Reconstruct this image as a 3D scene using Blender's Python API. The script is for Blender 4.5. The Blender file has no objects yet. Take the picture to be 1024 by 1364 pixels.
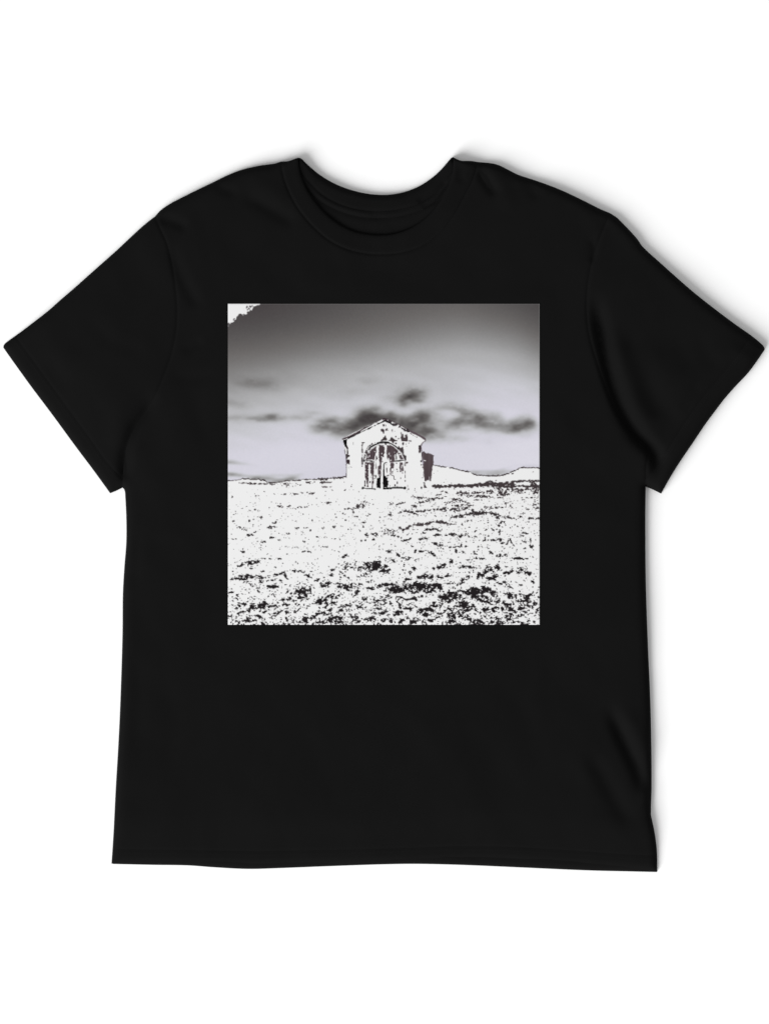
import bpy, math
import numpy as np
from mathutils import Vector
from mathutils.geometry import delaunay_2d_cdt

# ------------------------------------------------------------------ basics
scene = bpy.context.scene
COL = scene.collection
S = 0.0008                      # metres per unit of the shirt pattern
CX, CY = 512.0, 682.0
ZREF = 0.0035                   # height the framing is measured at

def W(x, y):
    return (np.asarray(x, float) - CX) * S, (CY - np.asarray(y, float)) * S

# ------------------------------------------------------------------ curves
def spline(pts, step=3.0):
    """Catmull-Rom through pts, resampled to an even step (open curve)."""
    p = np.array(pts, float)
    if len(p) > 2:
        q = np.vstack([2*p[0]-p[1], p, 2*p[-1]-p[-2]])
        out = []
        for i in range(1, len(q)-2):
            p0, p1, p2, p3 = q[i-1], q[i], q[i+1], q[i+2]
            d1 = max(np.linalg.norm(p2-p1), 1e-6)
            m1 = (p2-p0)/(np.linalg.norm(p2-p1)+np.linalg.norm(p1-p0))*d1
            m2 = (p3-p1)/(np.linalg.norm(p3-p2)+np.linalg.norm(p2-p1))*d1
            t = np.linspace(0, 1, 16, endpoint=False)[:, None]
            out.append((2*t**3-3*t**2+1)*p1 + (t**3-2*t**2+t)*m1 + (-2*t**3+3*t**2)*p2 + (t**3-t**2)*m2)
        p = np.vstack(out+[p[-1:]])
    d = np.r_[0, np.cumsum(np.hypot(*np.diff(p, axis=0).T))]
    n = max(2, int(round(d[-1]/step))+1)
    s = np.linspace(0, d[-1], n)
    return np.c_[np.interp(s, d, p[:, 0]), np.interp(s, d, p[:, 1])]

def chain(*cs):
    out = [cs[0]]
    for c in cs[1:]:
        out.append(c[1:] if np.hypot(*(c[0]-out[-1][-1])) < 0.6 else c)
    a = np.vstack(out)
    if np.hypot(*(a[0]-a[-1])) < 0.6:
        a = a[:-1]
    return a

def dist_poly(P, L, closed=False, chunk=4000):
    """distance of points P to polyline L, and the position 0..1 along it"""
    A = L if not closed else np.vstack([L, L[:1]])
    a, b = A[:-1], A[1:]
    ab = b-a
    l2 = (ab**2).sum(1)+1e-12
    seg = np.sqrt(l2); cum = np.r_[0, np.cumsum(seg)]
    D = np.empty(len(P)); T = np.empty(len(P))
    for i in range(0, len(P), chunk):
        p = P[i:i+chunk]
        t = np.clip(((p[:, None, :]-a[None])*ab[None]).sum(2)/l2, 0, 1)
        q = a[None]+t[..., None]*ab[None]
        d = np.hypot(p[:, None, 0]-q[..., 0], p[:, None, 1]-q[..., 1])
        k = d.argmin(1); r = np.arange(len(p))
        D[i:i+chunk] = d[r, k]
        T[i:i+chunk] = (cum[k]+t[r, k]*seg[k])/cum[-1]
    return D, T

def inside(P, poly):
    x, y = P[:, 0], P[:, 1]
    r = np.zeros(len(P), bool)
    n = len(poly)
    for i in range(n):
        x1, y1 = poly[i]; x2, y2 = poly[(i+1) % n]
        if y1 == y2:
            continue
        c = ((y1 > y) != (y2 > y)) & (x < (x2-x1)*(y-y1)/(y2-y1)+x1)
        r ^= c
    return r

def vnoise(x, y, sx, sy, seed):
    rng = np.random.RandomState(seed)
    G = rng.uniform(-1, 1, (256, 256))
    u = np.asarray(x)/sx+1000.0; v = np.asarray(y)/sy+1000.0
    iu = np.floor(u).astype(int); iv = np.floor(v).astype(int)
    fu = u-iu; fv = v-iv
    fu = fu*fu*fu*(fu*(fu*6-15)+10); fv = fv*fv*fv*(fv*(fv*6-15)+10)
    g = lambda a, b: G[b % 256, a % 256]
    return (g(iu, iv)*(1-fu)+g(iu+1, iv)*fu)*(1-fv)+(g(iu, iv+1)*(1-fu)+g(iu+1, iv+1)*fu)*fv

def sstep(a, b, x):
    t = np.clip((x-a)/(b-a), 0, 1)
    return t*t*(3-2*t)

# ------------------------------------------------------------------ the cut of the shirt
L_slv_top = spline([(206,288),(203,290),(190,300.5),(172,317),(155,333),(128,357),(100,382),(78,401),(64,413.5),(50,424.5),(27,442),(9,455),(5,458.5),(4,462.5)])
L_slv_hem = spline([(4,462.5),(12,474),(40,513),(70,553),(100,594),(124,626),(146.5,657)])
L_slv_end = spline([(146.5,657),(155,653.5),(163,649.5)])
L_side = spline([(163,649.5),(165.8,653),(166.7,662),(168,690),(168,722),(165.5,755),(163.5,790),(163,840),(162,880),(159.5,950),(157,1000),(154,1050),(151,1110),(148.3,1151)])
HEM_B = spline([(148.3,1151.5),(200,1152.7),(250,1153.5),(285,1156),(330,1158.2),(375,1157),(430,1154.8),(512,1152),(560,1151.5),(620,1153),(700,1156.5),(780,1160),(830,1161.3),(875,1162.3)])
HEM_F = spline([(148.3,1151),(200,1151.8),(250,1152.3),(300,1153.2),(340,1154.2),(400,1153),(460,1152),(512,1150.5),(560,1149),(610,1147),(670,1147.5),(730,1150.5),(780,1154.5),(830,1158.8),(875,1161.5)])
R_side = spline([(860,648),(859.5,700),(860.3,780),(863,860),(866,930),(867.6,1000),(867.8,1050),(867,1085),(868.5,1093),(872,1110),(875,1135),(875.3,1161.8)])
R_slv_end = spline([(860,648),(870,652.3),(880.5,657.5)])
R_slv_hem = spline([(880.5,657.5),(892,637),(905,616),(922,591),(938,567),(952,548),(965,531),(980,514),(996,497),(1008,481),(1018.8,465)])
R_slv_top = spline([(1018.8,465),(1017,460.5),(1010,454),(1000,446),(980,432),(950,409.5),(920,385.5),(880,350),(856,328),(849,318),(835,302.5),(822,289.5),(817,286),(812,283)])
SH_L_out = spline([(206,288),(213,280),(225,271.5),(240,263.5),(265,251),(285,241.5),(300,234),(320,226),(345,220),(366,217),(374,214.5)])
SH_L_neck = spline([(374,214.5),(384,213.8),(391,211.3),(397,209.3)])
SH_R_neck = spline([(603.5,208.6),(608,211),(614,213.2),(628,213.7),(636,215)])
SH_R_out = spline([(636,215),(655,216.8),(665,219.5),(677,225.5),(690,232),(715,240.3),(745,251.5),(775,265.5),(800,278),(812,283)])
NECK_B = spline([(397,209.3),(401,210.3),(410,219),(425,231.5),(440,241),(455,248),(470,253),(485,256.6),(500,258.5),(515,258.8),(530,257),(545,253),(560,246.3),(575,236.3),(587,225.5),(597,214),(601,209.5),(603.5,208.6)])
NECK_F = spline([(397,209.3),(398,222),(402,238),(410,255),(422,272),(437,288),(455,301),(475,309.5),(497,313.3),(512,313.5),(530,310.5),(550,302.5),(567,290.5),(580,277),(590,262),(598,245),(602.8,228),(603.5,208.6)])
COLLAR = spline([(374,214.5),(376,228),(380,243),(388,262),(400,282),(417,302),(438,320),(462,332),(488,338),(512,339),(538,336),(565,326),(588,308),(606,284),(620,258),(630,238),(636,215)])
ARM_L = spline([(206,288),(213,303),(223,325),(231,360),(235.5,395),(236.5,420),(234.5,445),(228,475),(218,503),(206,530),(190,556),(174,581),(166.5,605),(164,630),(163,649.5)])
ARM_R = spline([(812,283),(805,300),(797,320),(790,342),(784,367),(781,395),(781,420),(784,445),(792,475),(802,505),(814,535),(828,560),(845,580),(862,598),(859.5,622),(860,648)])
BACK_SEAM = spline([(393,224),(412,243),(430,260),(455,273),(480,279.5),(505,281.3),(530,279),(555,272),(578,259),(592,243),(608,224)])
TAPE_LOW = spline([(393,240),(412,256),(428,269),(452,281),(476,288),(503,290.5),(530,288.5),(558,280.5),(582,266),(594,250),(609,238)])
rv = lambda c: c[::-1]

# silhouettes used for the height of the cloth
OUT_BODYSLV = [SH_L_neck[::-1], SH_L_out[::-1], L_slv_top, L_slv_hem, L_slv_end, L_side, HEM_F,
               rv(R_side), R_slv_end, R_slv_hem, R_slv_top, rv(SH_R_out), rv(SH_R_neck)]
OUT_F = np.vstack(OUT_BODYSLV)                       # open line, neck left out
OUT_B = np.vstack([rv(NECK_B)[:0]] + [rv(L_side), ]) # filled below
RIM = 12.0
H_EDGE = 0.0115

def rim(d, w):
    t = np.clip(d/w, 0, 1)
    return np.sqrt(np.clip(1-(1-t)**2, 0, 1))

def tip_w(P, w, w2):
    """the rolled edge is tighter where shoulder and neck meet"""
    t = np.minimum(np.hypot(P[:, 0]-397, P[:, 1]-209), np.hypot(P[:, 0]-603.5, P[:, 1]-208.6))
    return w2+(w-w2)*sstep(4, 42, t)

# folds: polyline, height (m, minus = valley), half width, taper at both ends
FOLDS = [
    ([(794,385),(797,420),(803,455),(813,500),(826,540),(846,576),(872,606),(870,640)], -.0105, 9, .22),
    ([(812,430),(826,480),(846,535),(874,580)], .0040, 16, .3),
    ([(850,470),(880,455),(905,470),(925,500)], -.0018, 22, .4),
    ([(840,510),(862,520),(880,560)], -.0016, 18, .4),
    ([(212,520),(196,545),(178,572),(167,602),(165,645)], -.0055, 8, .25),
    ([(238,520),(222,545),(205,590),(204,640)], -.0010, 22, .4),
    ([(180,520),(160,560),(150,600)], .0012, 14, .4),
    ([(208,290),(228,294),(252,304)], -.0024, 7, .3),
    ([(230,318),(234,345),(244,372),(258,398),(266,414)], -.0020, 8, .3),
    ([(240,470),(256,462),(272,452)], -.0013, 6, .4),
    ([(222,498),(250,504),(300,498)], -.0009, 8, .4),
    ([(284,246),(300,253),(318,256)], -.0016, 6, .4),
    ([(318,258),(345,270),(370,284),(398,300)], -.0024, 9, .35),
    ([(330,236),(370,258),(385,272)], .0009, 10, .4),
    ([(635,217),(645,236),(662,262)], -.0036, 7, .35),
    ([(650,222),(668,250),(684,285)], .0012, 11, .4),
    ([(694,236),(708,250),(720,266)], -.0020, 9, .4),
    ([(612,214),(613,228),(612,246)], -.0014, 5, .4),
    ([(786,312),(790,330),(786,352)], -.0015, 5, .4),
    ([(768,280),(790,296),(800,320)], .0008, 10, .4),
    ([(808,932),(822,968),(838,1003),(850,1030),(857,1062)], -.0068, 9, .35),
    ([(828,935),(846,972),(862,1010)], .0016, 10, .4),
    ([(774,992),(794,1020),(818,1062),(842,1105)], -.0028, 12, .35),
    ([(755,980),(780,1030),(800,1080)], .0009, 16, .4),
    ([(863,1010),(862,1050),(862,1085)], -.0022, 3, .35),
    ([(176,680),(180,730),(174,790)], -.0016, 10, .4),
    ([(240,650),(250,690),(300,740)], -.0007, 20, .4),
    ([(178,850),(186,930),(180,1010)], -.0008, 10, .4),
    ([(220,1090),(280,1100),(330,1080)], -.0006, 22, .4),
    ([(560,1110),(640,1098),(720,1104)], -.0007, 20, .4),
    ([(350,1120),(450,1110),(520,1118)], -.0004, 16, .4),
    ([(60,470),(72,492),(96,520)], -.0010, 12, .4),
    ([(110,500),(140,560),(150,600)], -.0006, 14, .4),
    ([(60,440),(120,420),(180,440)], .0006, 24, .4),
    ([(930,430),(940,470),(960,490)], -.0010, 12, .4),
    ([(900,560),(915,535),(935,510)], -.0010, 7, .4),
    ([(870,600),(885,575),(905,545)], -.0014, 8, .4),
    ([(945,480),(975,470),(990,478)], .0008, 12, .4),
    ([(700,330),(730,380),(745,440)], -.0005, 24, .4),
    ([(420,345),(500,362),(600,350)], -.0006, 12, .4),
    ([(640,880),(700,960),(720,1040)], -.0008, 16, .4),
    ([(200,860),(230,960),(215,1060)], -.0007, 14, .4),
    ([(110,420),(150,455),(200,470)], -.0008, 11, .4),
    ([(880,400),(850,430),(835,470)], -.0008, 12, .4),
    ([(260,640),(300,900),(280,1000)], -.0005, 30, .4),
]
GROOVES = [(ARM_L, -.0007, 2.0), (ARM_R, -.0008, 2.2), (COLLAR, -.0008, 1.8)]
PX0, PX1, PY0, PY1 = 304, 718, 405.5, 832.0

def zf(P, rings=True):
    """height of the top layer of cloth at pattern points P"""
    x, y = P[:, 0], P[:, 1]
    d, _ = dist_poly(P, OUT_F)
    # hem and cuffs lie flatter than the folded sides
    dh = np.minimum(dist_poly(P, HEM_F)[0], dist_poly(P, np.vstack([L_slv_hem]))[0])
    flat = 1-0.42*(1-sstep(0, 70, dh))
    z = .0003+H_EDGE*rim(d, tip_w(P, RIM, 2.2))*flat
    z += .0016*sstep(8, 90, d)
    dr, tr = dist_poly(P, R_slv_hem)
    z += .0040*np.exp(-(dr/45)**2)*rim(d, 10)*sstep(0, .12, tr)*sstep(0, .12, 1-tr)
    calm = 1-0.93*(sstep(PX0-40, PX0-4, x)*(1-sstep(PX1+4, PX1+40, x))*sstep(PY0-30, PY0-4, y)*(1-sstep(PY1+4, PY1+50, y)))
    e = rim(d, 22)
    f = np.zeros(len(P))
    for pl, a, w, tp in FOLDS:
        c = spline(pl, 6)
        b = (x > c[:, 0].min()-3*w) & (x < c[:, 0].max()+3*w) & (y > c[:, 1].min()-3*w) & (y < c[:, 1].max()+3*w)
        if not b.any():
            continue
        dd, t = dist_poly(P[b], c)
        f[b] += a*np.exp(-(dd/w)**2)*sstep(0, tp, t)*sstep(0, tp*.6, 1-t)
    f += .0009*vnoise(x+.35*y, y-.2*x, 95, 130, 3)+.0010*vnoise(x-.5*y, y+.3*x, 46, 80, 5)*sstep(-.2, .5, vnoise(x, y, 110, 110, 9))+.0004*vnoise(x-.5*y, y+.3*x, 38, 60, 15)+.00016*vnoise(x+.4*y, y, 14, 22, 8)
    z += np.maximum(f*e*calm, -z*.75)
    for c, a, w in GROOVES:
        dd, _ = dist_poly(P, c)
        z += a*np.exp(-(dd/w)**2)*rim(d, 14)
    # front neck edge rolls down onto the back
    dn, _ = dist_poly(P, NECK_F)
    z -= .0014*(1-rim(dn, 7))*rim(d, 22)*flat
    # puff of the neck rib
    dc, _ = dist_poly(P, COLLAR)
    return np.maximum(z, .0003)

BACK_OUT = chain(rv(SH_L_neck), rv(SH_L_out), ARM_L, L_side, HEM_B, rv(R_side), rv(ARM_R), rv(SH_R_out), rv(SH_R_neck))
def zb(P):
    x, y = P[:, 0], P[:, 1]
    d = np.minimum(dist_poly(P, np.vstack([L_side, HEM_B, rv(R_side)]))[0],
                   dist_poly(P, np.vstack([rv(SH_L_out), rv(SH_L_neck), NECK_B, SH_R_neck, SH_R_out]))[0])
    z = .0003+(.0052+.0036*(1-sstep(320, 420, y)))*rim(d, tip_w(P, 9, 2.5))
    s, _ = dist_poly(P, BACK_SEAM); z -= .0008*np.exp(-(s/2.2)**2)
    s, _ = dist_poly(P, TAPE_LOW); z -= .0008*np.exp(-(s/2.6)**2)
    for pl, a, w in (([(425,262),(450,276),(490,286)], .0007, 5), ([(560,266),(578,256),(590,244)], -.0014, 3.5),
                     ([(566,274),(584,266),(596,252)], -.0012, 3), ([(540,262),(570,250),(590,232)], -.0006, 8),
                     ([(430,280),(470,297),(510,300)], .0006, 6)):
        s, _ = dist_poly(P, spline(pl, 4)); z += a*np.exp(-(s/w)**2)
    z += .0003*vnoise(x, y, 26, 12, 21)
    return np.maximum(z, .0003)

# ------------------------------------------------------------------ meshes
def link(name, me, mat, parent=None):
    o = bpy.data.objects.new(name, me)
    COL.objects.link(o)
    if mat: me.materials.append(mat)
    if parent: o.parent = parent
    return o

def make_mesh(name, V, F):
    me = bpy.data.meshes.new(name)
    V = np.asarray(V, np.float32); F = np.asarray(F, np.int32)
    n, k = F.shape
    me.vertices.add(len(V)); me.vertices.foreach_set('co', V.ravel())
    me.loops.add(n*k); me.loops.foreach_set('vertex_index', F.ravel())
    me.polygons.add(n); me.polygons.foreach_set('loop_start', np.arange(0, n*k, k, dtype=np.int32))
    me.polygons.foreach_set('use_smooth', np.ones(n, bool))
    me.update(calc_edges=True); me.validate()
    return me

def cloth(name, poly, zfun, mat, parent, grid=5.0, rings=(1.0, 2.4, 4.2, 6.6, 9.5)):
    poly = np.asarray(poly, float)
    pts = []
    n = len(poly)
    a = np.roll(poly, 1, 0); b = np.roll(poly, -1, 0)
    t = b-a; t /= np.hypot(t[:, 0], t[:, 1])[:, None]+1e-9
    nrm = np.c_[-t[:, 1], t[:, 0]]
    for r in rings:
        for sgn in (1, -1):
            q = poly+nrm*r*sgn
            q = q[inside(q, poly)]
            if len(q):
                d, _ = dist_poly(q, poly, True)
                pts.append(q[d > r*.93])
    x0, y0 = poly.min(0); x1, y1 = poly.max(0)
    gx, gy = np.meshgrid(np.arange(x0, x1, grid), np.arange(y0, y1, grid*.87))
    gx = gx+(np.arange(gx.shape[0]) % 2)[:, None]*grid*.5
    g = np.c_[gx.ravel(), gy.ravel()]
    g = g[inside(g, poly)]
    d, _ = dist_poly(g, poly, True)
    pts.append(g[d > max(rings)+grid*.6])
    P = np.vstack([poly]+pts)
    # thin near-duplicates
    key = np.round(P/0.8).astype(int)
    _, idx = np.unique(key, axis=0, return_index=True)
    idx = np.array(sorted(set(idx) | set(range(n))))
    P = P[idx]
    res = delaunay_2d_cdt([Vector(p) for p in P], [], [list(range(n))], 1, 1e-4)
    V2 = np.array([(v.x, v.y) for v in res[0]])
    F = np.array([f for f in res[2] if len(f) == 3], int)
    z = zfun(V2)
    X, Y = W(V2[:, 0], V2[:, 1])
    A, B, C_ = V2[F[:, 0]], V2[F[:, 1]], V2[F[:, 2]]
    cr = (B[:, 0]-A[:, 0])*(C_[:, 1]-A[:, 1])-(B[:, 1]-A[:, 1])*(C_[:, 0]-A[:, 0])
    F[cr > 0] = F[cr > 0][:, ::-1]
    return link(name, make_mesh(name, np.c_[X, Y, z], F), mat, parent)

def offset(c, d):
    t = np.gradient(c, axis=0); t /= np.hypot(t[:, 0], t[:, 1])[:, None]+1e-9
    return c+np.c_[-t[:, 1], t[:, 0]]*d

def stitches(name, lines, zfun, mat, parent, pitch=3.4, ln=2.3, wd=.42, up=.00035):
    V, F = [], []
    for c in lines:
        c = spline(c, pitch)
        mid = (c[:-1]+c[1:])/2
        t = c[1:]-c[:-1]; t /= np.hypot(t[:, 0], t[:, 1])[:, None]
        nn = np.c_[-t[:, 1], t[:, 0]]
        Q5 = np.stack([mid-t*ln/2, mid+nn*wd, mid+t*ln/2, mid-nn*wd, mid], 1)
        Z5 = zfun(Q5.reshape(-1, 2)).reshape(-1, 5)-.0001
        Z5[:, 4] += up; Z5[:, 1] += up*.35; Z5[:, 3] += up*.35
        for q, z in zip(Q5, Z5):
            X, Y = W(q[:, 0], q[:, 1])
            b = len(V)
            V += list(np.c_[X, Y, z])
            F += [(b, b+4, b+1), (b+1, b+4, b+2), (b+2, b+4, b+3), (b+3, b+4, b)]
    return link(name, make_mesh(name, V, F), mat, parent)

# ------------------------------------------------------------------ materials
def nodes(name):
    m = bpy.data.materials.new(name); m.use_nodes = True
    nt = m.node_tree; nt.nodes.clear()
    o = nt.nodes.new('ShaderNodeOutputMaterial'); b = nt.nodes.new('ShaderNodeBsdfPrincipled')
    nt.links.new(b.outputs[0], o.inputs[0])
    return m, nt, b

def fabric(name, base, rib=False, bump=.10):
    m, nt, b = nodes(name)
    tc = nt.nodes.new('ShaderNodeTexCoord')
    mp = nt.nodes.new('ShaderNodeMapping'); mp.inputs['Scale'].default_value = (1, .55, 1)
    nt.links.new(tc.outputs['Object'], mp.inputs[0])
    n1 = nt.nodes.new('ShaderNodeTexNoise'); n1.inputs['Scale'].default_value = 900; n1.inputs['Detail'].default_value = 3
    n2 = nt.nodes.new('ShaderNodeTexNoise'); n2.inputs['Scale'].default_value = 14; n2.inputs['Detail'].default_value = 4
    nt.links.new(mp.outputs[0], n1.inputs[0]); nt.links.new(tc.outputs['Object'], n2.inputs[0])
    r = nt.nodes.new('ShaderNodeMapRange')
    r.inputs['To Min'].default_value = base*.92; r.inputs['To Max'].default_value = base*1.08
    nt.links.new(n2.outputs['Fac'], r.inputs[0])
    cb = nt.nodes.new('ShaderNodeCombineColor')
    for i in range(3): nt.links.new(r.outputs[0], cb.inputs[i])
    nt.links.new(cb.outputs[0], b.inputs['Base Color'])
    b.inputs['Roughness'].default_value = .95
    b.inputs['Specular IOR Level'].default_value = .03
    bp = nt.nodes.new('ShaderNodeBump'); bp.inputs['Strength'].default_value = bump; bp.inputs['Distance'].default_value = .0006
    nt.links.new(n1.outputs['Fac'], bp.inputs['Height'])
    nt.links.new(bp.outputs[0], b.inputs['Normal'])
    return m

M_BODY = fabric('black_jersey', .0055)
M_RIB = fabric('black_rib_knit', .0053, bump=.2)
M_BACK = fabric('black_jersey_inside', .0056)
M_THR = fabric('black_thread', .0085, bump=0)

m, nt, b = nodes('print_ink')
at = nt.nodes.new('ShaderNodeAttribute'); at.attribute_name = 'ink'
nt.links.new(at.outputs['Color'], b.inputs['Base Color'])
b.inputs['Roughness'].default_value = .85; b.inputs['Specular IOR Level'].default_value = .02
tc = nt.nodes.new('ShaderNodeTexCoord'); n1 = nt.nodes.new('ShaderNodeTexNoise'); n1.inputs['Scale'].default_value = 800
nt.links.new(tc.outputs['Object'], n1.inputs[0])
bp = nt.nodes.new('ShaderNodeBump'); bp.inputs['Strength'].default_value = .05; bp.inputs['Distance'].default_value = .0004
nt.links.new(n1.outputs['Fac'], bp.inputs['Height']); nt.links.new(bp.outputs[0], b.inputs['Normal'])
M_INK = m

m, nt, b = nodes('white_paper')
tc = nt.nodes.new('ShaderNodeTexCoord'); n1 = nt.nodes.new('ShaderNodeTexNoise'); n1.inputs['Scale'].default_value = 30
nt.links.new(tc.outputs['Object'], n1.inputs[0])
r = nt.nodes.new('ShaderNodeMapRange'); r.inputs['To Min'].default_value = .895; r.inputs['To Max'].default_value = .91
nt.links.new(n1.outputs['Fac'], r.inputs[0])
cb = nt.nodes.new('ShaderNodeCombineColor')
for i in range(3): nt.links.new(r.outputs[0], cb.inputs[i])
nt.links.new(cb.outputs[0], b.inputs['Base Color'])
b.inputs['Roughness'].default_value = .9; b.inputs['Specular IOR Level'].default_value = .05
M_PAPER = m

# ------------------------------------------------------------------ setting
n = 24
g = np.linspace(-6, 6, n)
gx, gy = np.meshgrid(g, g)
idx = np.arange(n*n).reshape(n, n)
F = np.stack([idx[:-1, :-1], idx[:-1, 1:], idx[1:, 1:], idx[1:, :-1]], -1).reshape(-1, 4)
bd = link('backdrop', make_mesh('backdrop', np.c_[gx.ravel(), gy.ravel(), np.zeros(n*n)], F), M_PAPER)
bd['kind'] = 'structure'

# ------------------------------------------------------------------ the shirt
shirt = bpy.data.objects.new('t_shirt', None); COL.objects.link(shirt)
shirt['label'] = 'black short sleeved t-shirt with a monochrome barn print on its chest, lying on white'
shirt['category'] = 't-shirt'

def cut(c, px, side):                       # part of a curve on one side of x
    return c[c[:, 0] < px] if side < 0 else c[c[:, 0] > px]

HEMLINE = spline([(149.4,1131),(200,1132),(250,1132.5),(300,1133.3),(340,1134),(400,1133),(460,1132),(512,1130.5),(560,1129),(610,1127.5),(670,1128),(730,1131),(780,1134.5),(830,1138),(875.0,1140)])
def split(curve, p):
    k = int(np.hypot(*(curve-p).T).argmin())
    return curve[:k+1], curve[k:], curve[k]
sideL_up, sideL_lo, HEMLINE[0] = split(L_side, HEMLINE[0])
sideR_up, sideR_lo, HEMLINE[-1] = split(R_side, HEMLINE[-1])
front = chain(rv(SH_L_out), ARM_L, sideL_up, HEMLINE, rv(sideR_up), rv(ARM_R), rv(SH_R_out), rv(COLLAR))
GROOVES.append((HEMLINE, -.0004, 2.0))
# cuffs
CUFF_L = spline([(21,448.5),(58,499),(90,543),(120,584),(143,616),(165.5,640)])
CUFF_R = spline([(862.5,636),(880,612),(902,577),(930,536),(960,499),(980,475),(1000,447)])
stLo, stL, CUFF_L[0] = split(rv(L_slv_top), CUFF_L[0])
stLo, stL = rv(stLo), rv(stL)
armL_up, armL_lo, CUFF_L[-1] = split(ARM_L, CUFF_L[-1])
armR_up, armR_lo, CUFF_R[0] = split(ARM_R, CUFF_R[0])
stRo, stR, CUFF_R[-1] = split(R_slv_top, CUFF_R[-1])
GROOVES.append((CUFF_L, -.0004, 2.0)); GROOVES.append((CUFF_R, -.0006, 2.0))

fp = cloth('front_panel', front, zf, M_BODY, shirt)
hem = cloth('hem', chain(HEMLINE, sideR_lo, rv(HEM_F), rv(sideL_lo)), zf, M_BODY, fp, grid=4)
stitches('stitching', [offset(HEMLINE, 1.6)[1:-1], offset(HEMLINE, 5.0)[1:-1]], zf, M_THR, hem)

slL = cloth('sleeve', chain(armL_up, rv(CUFF_L), rv(stL)), zf, M_BODY, shirt)
cfL = cloth('cuff', chain(CUFF_L, armL_lo, rv(L_slv_end), rv(L_slv_hem), rv(stLo)), zf, M_BODY, slL, grid=4)
stitches('stitching', [offset(CUFF_L, 1.5)[2:-2], offset(CUFF_L, 4.5)[2:-2]], zf, M_THR, cfL)
slR = cloth('sleeve', chain(armR_up, CUFF_R, stR), zf, M_BODY, shirt)
cfR = cloth('cuff', chain(rv(CUFF_R), armR_lo, R_slv_end, R_slv_hem, stRo), zf, M_BODY, slR, grid=4)
stitches('stitching', [offset(CUFF_R, 1.5)[2:-2], offset(CUFF_R, 4.5)[2:-2]], zf, M_THR, cfR)

nb = cloth('neckband', chain(rv(SH_L_neck), COLLAR, rv(SH_R_neck), rv(NECK_F)), zf, M_RIB, shirt, grid=3.5)
stitches('stitching', [offset(COLLAR, -2.2)[3:-3]], zf, M_THR, nb)
# inside of the back, seen through the neck opening
bk_poly = chain(rv(SH_L_out), ARM_L, L_side, HEM_B, rv(R_side), rv(ARM_R), rv(SH_R_out), rv(TAPE_LOW))
bk = cloth('back_panel', bk_poly, zb, M_BACK, shirt, grid=9)
tp = cloth('neck_tape', chain(BACK_SEAM, rv(TAPE_LOW)), lambda P: zb(P)+.0003, M_BODY, shirt, grid=3.5)
bn = cloth('back_neckband', chain(NECK_B, rv(BACK_SEAM)), lambda P: zb(P)+.0003, M_RIB, shirt, grid=3.5)
stitches('stitching', [offset(BACK_SEAM, 1.8)[2:-2]], lambda P: zb(P)+.0004, M_THR, bn)

# ------------------------------------------------------------------ the print
SS = 3
WN, HN = 414, 427
X0, Y0 = 304.0, 405.0
wS, hS = WN*SS, HN*SS
gx, gy = np.meshgrid(X0+(np.arange(wS)+.5)/SS, Y0+(np.arange(hS)+.5)/SS)

def blur(a, sx, sy):
    fx = np.fft.fftfreq(a.shape[1]); fy = np.fft.fftfreq(a.shape[0])
    k = np.exp(-2*(np.pi*sx*fx[None])**2)*np.exp(-2*(np.pi*sy*fy[:, None])**2)
    r = np.fft.ifft2(np.fft.fft2(a)*k).real
    return (r-r.mean())/r.std()

rng = np.random.RandomState(11)
white_n = rng.randn(hS, wS)
fine = blur(white_n, .62*SS, .46*SS)
med = blur(rng.randn(hS, wS), 1.0*SS, .72*SS)
big = blur(rng.randn(hS, wS), 2.6*SS, 1.2*SS)
grain = blur(rng.randn(hS, wS), .5*SS, .5*SS)
edge = blur(rng.randn(hS, wS), 1.0*SS, 1.0*SS)

def grey(v): return v/255.0
# sky brightness laid out on a coarse grid (rows y, columns x)
TX = [304, 350, 402, 450, 500, 556, 612, 665, 702, 718]
TY = [405, 412, 435, 457, 480, 502, 525, 545, 570, 600, 625, 645]
TV = np.array([
 [ 68, 68, 74, 80, 90, 95, 98, 86, 76, 70],
 [ 69, 70, 77, 84, 94, 99,104, 92, 82, 76],
 [ 76, 79, 87, 96,105,118,127,117,100, 88],
 [ 92, 97,107,115,125,145,160,152,132,108],
 [112,122,138,152,163,172,184,182,170,146],
 [140,150,162,172,182,188,196,199,196,178],
 [160,176,186,190,192,194,200,208,210,200],
 [186,192,200,205,208,206,208,214,216,212],
 [200,204,209,212,214,212,213,216,218,216],
 [213,217,219,219,218,218,219,221,222,222],
 [214,215,215,214,213,214,217,220,222,224],
 [212,213,213,213,213,214,217,220,222,224]], float)
def table(T, xs, ys, x, y):
    tmp = np.stack([np.interp(x[0], xs, r) for r in T])
    return np.stack([np.interp(y[:, 0], ys, tmp[:, i]) for i in range(tmp.shape[1])], 1)
lum = table(TV, TX, TY, gx, gy)
def soft(a, s):
    fx = np.fft.fftfreq(a.shape[1]+400); fy = np.fft.fftfreq(a.shape[0]+400)
    p = np.pad(a, 200, mode='edge')
    k = np.exp(-2*(np.pi*s*fx[None])**2)*np.exp(-2*(np.pi*s*fy[:, None])**2)
    return np.fft.ifft2(np.fft.fft2(p)*k).real[200:-200, 200:-200]
lum = soft(lum, 13*SS)
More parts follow.
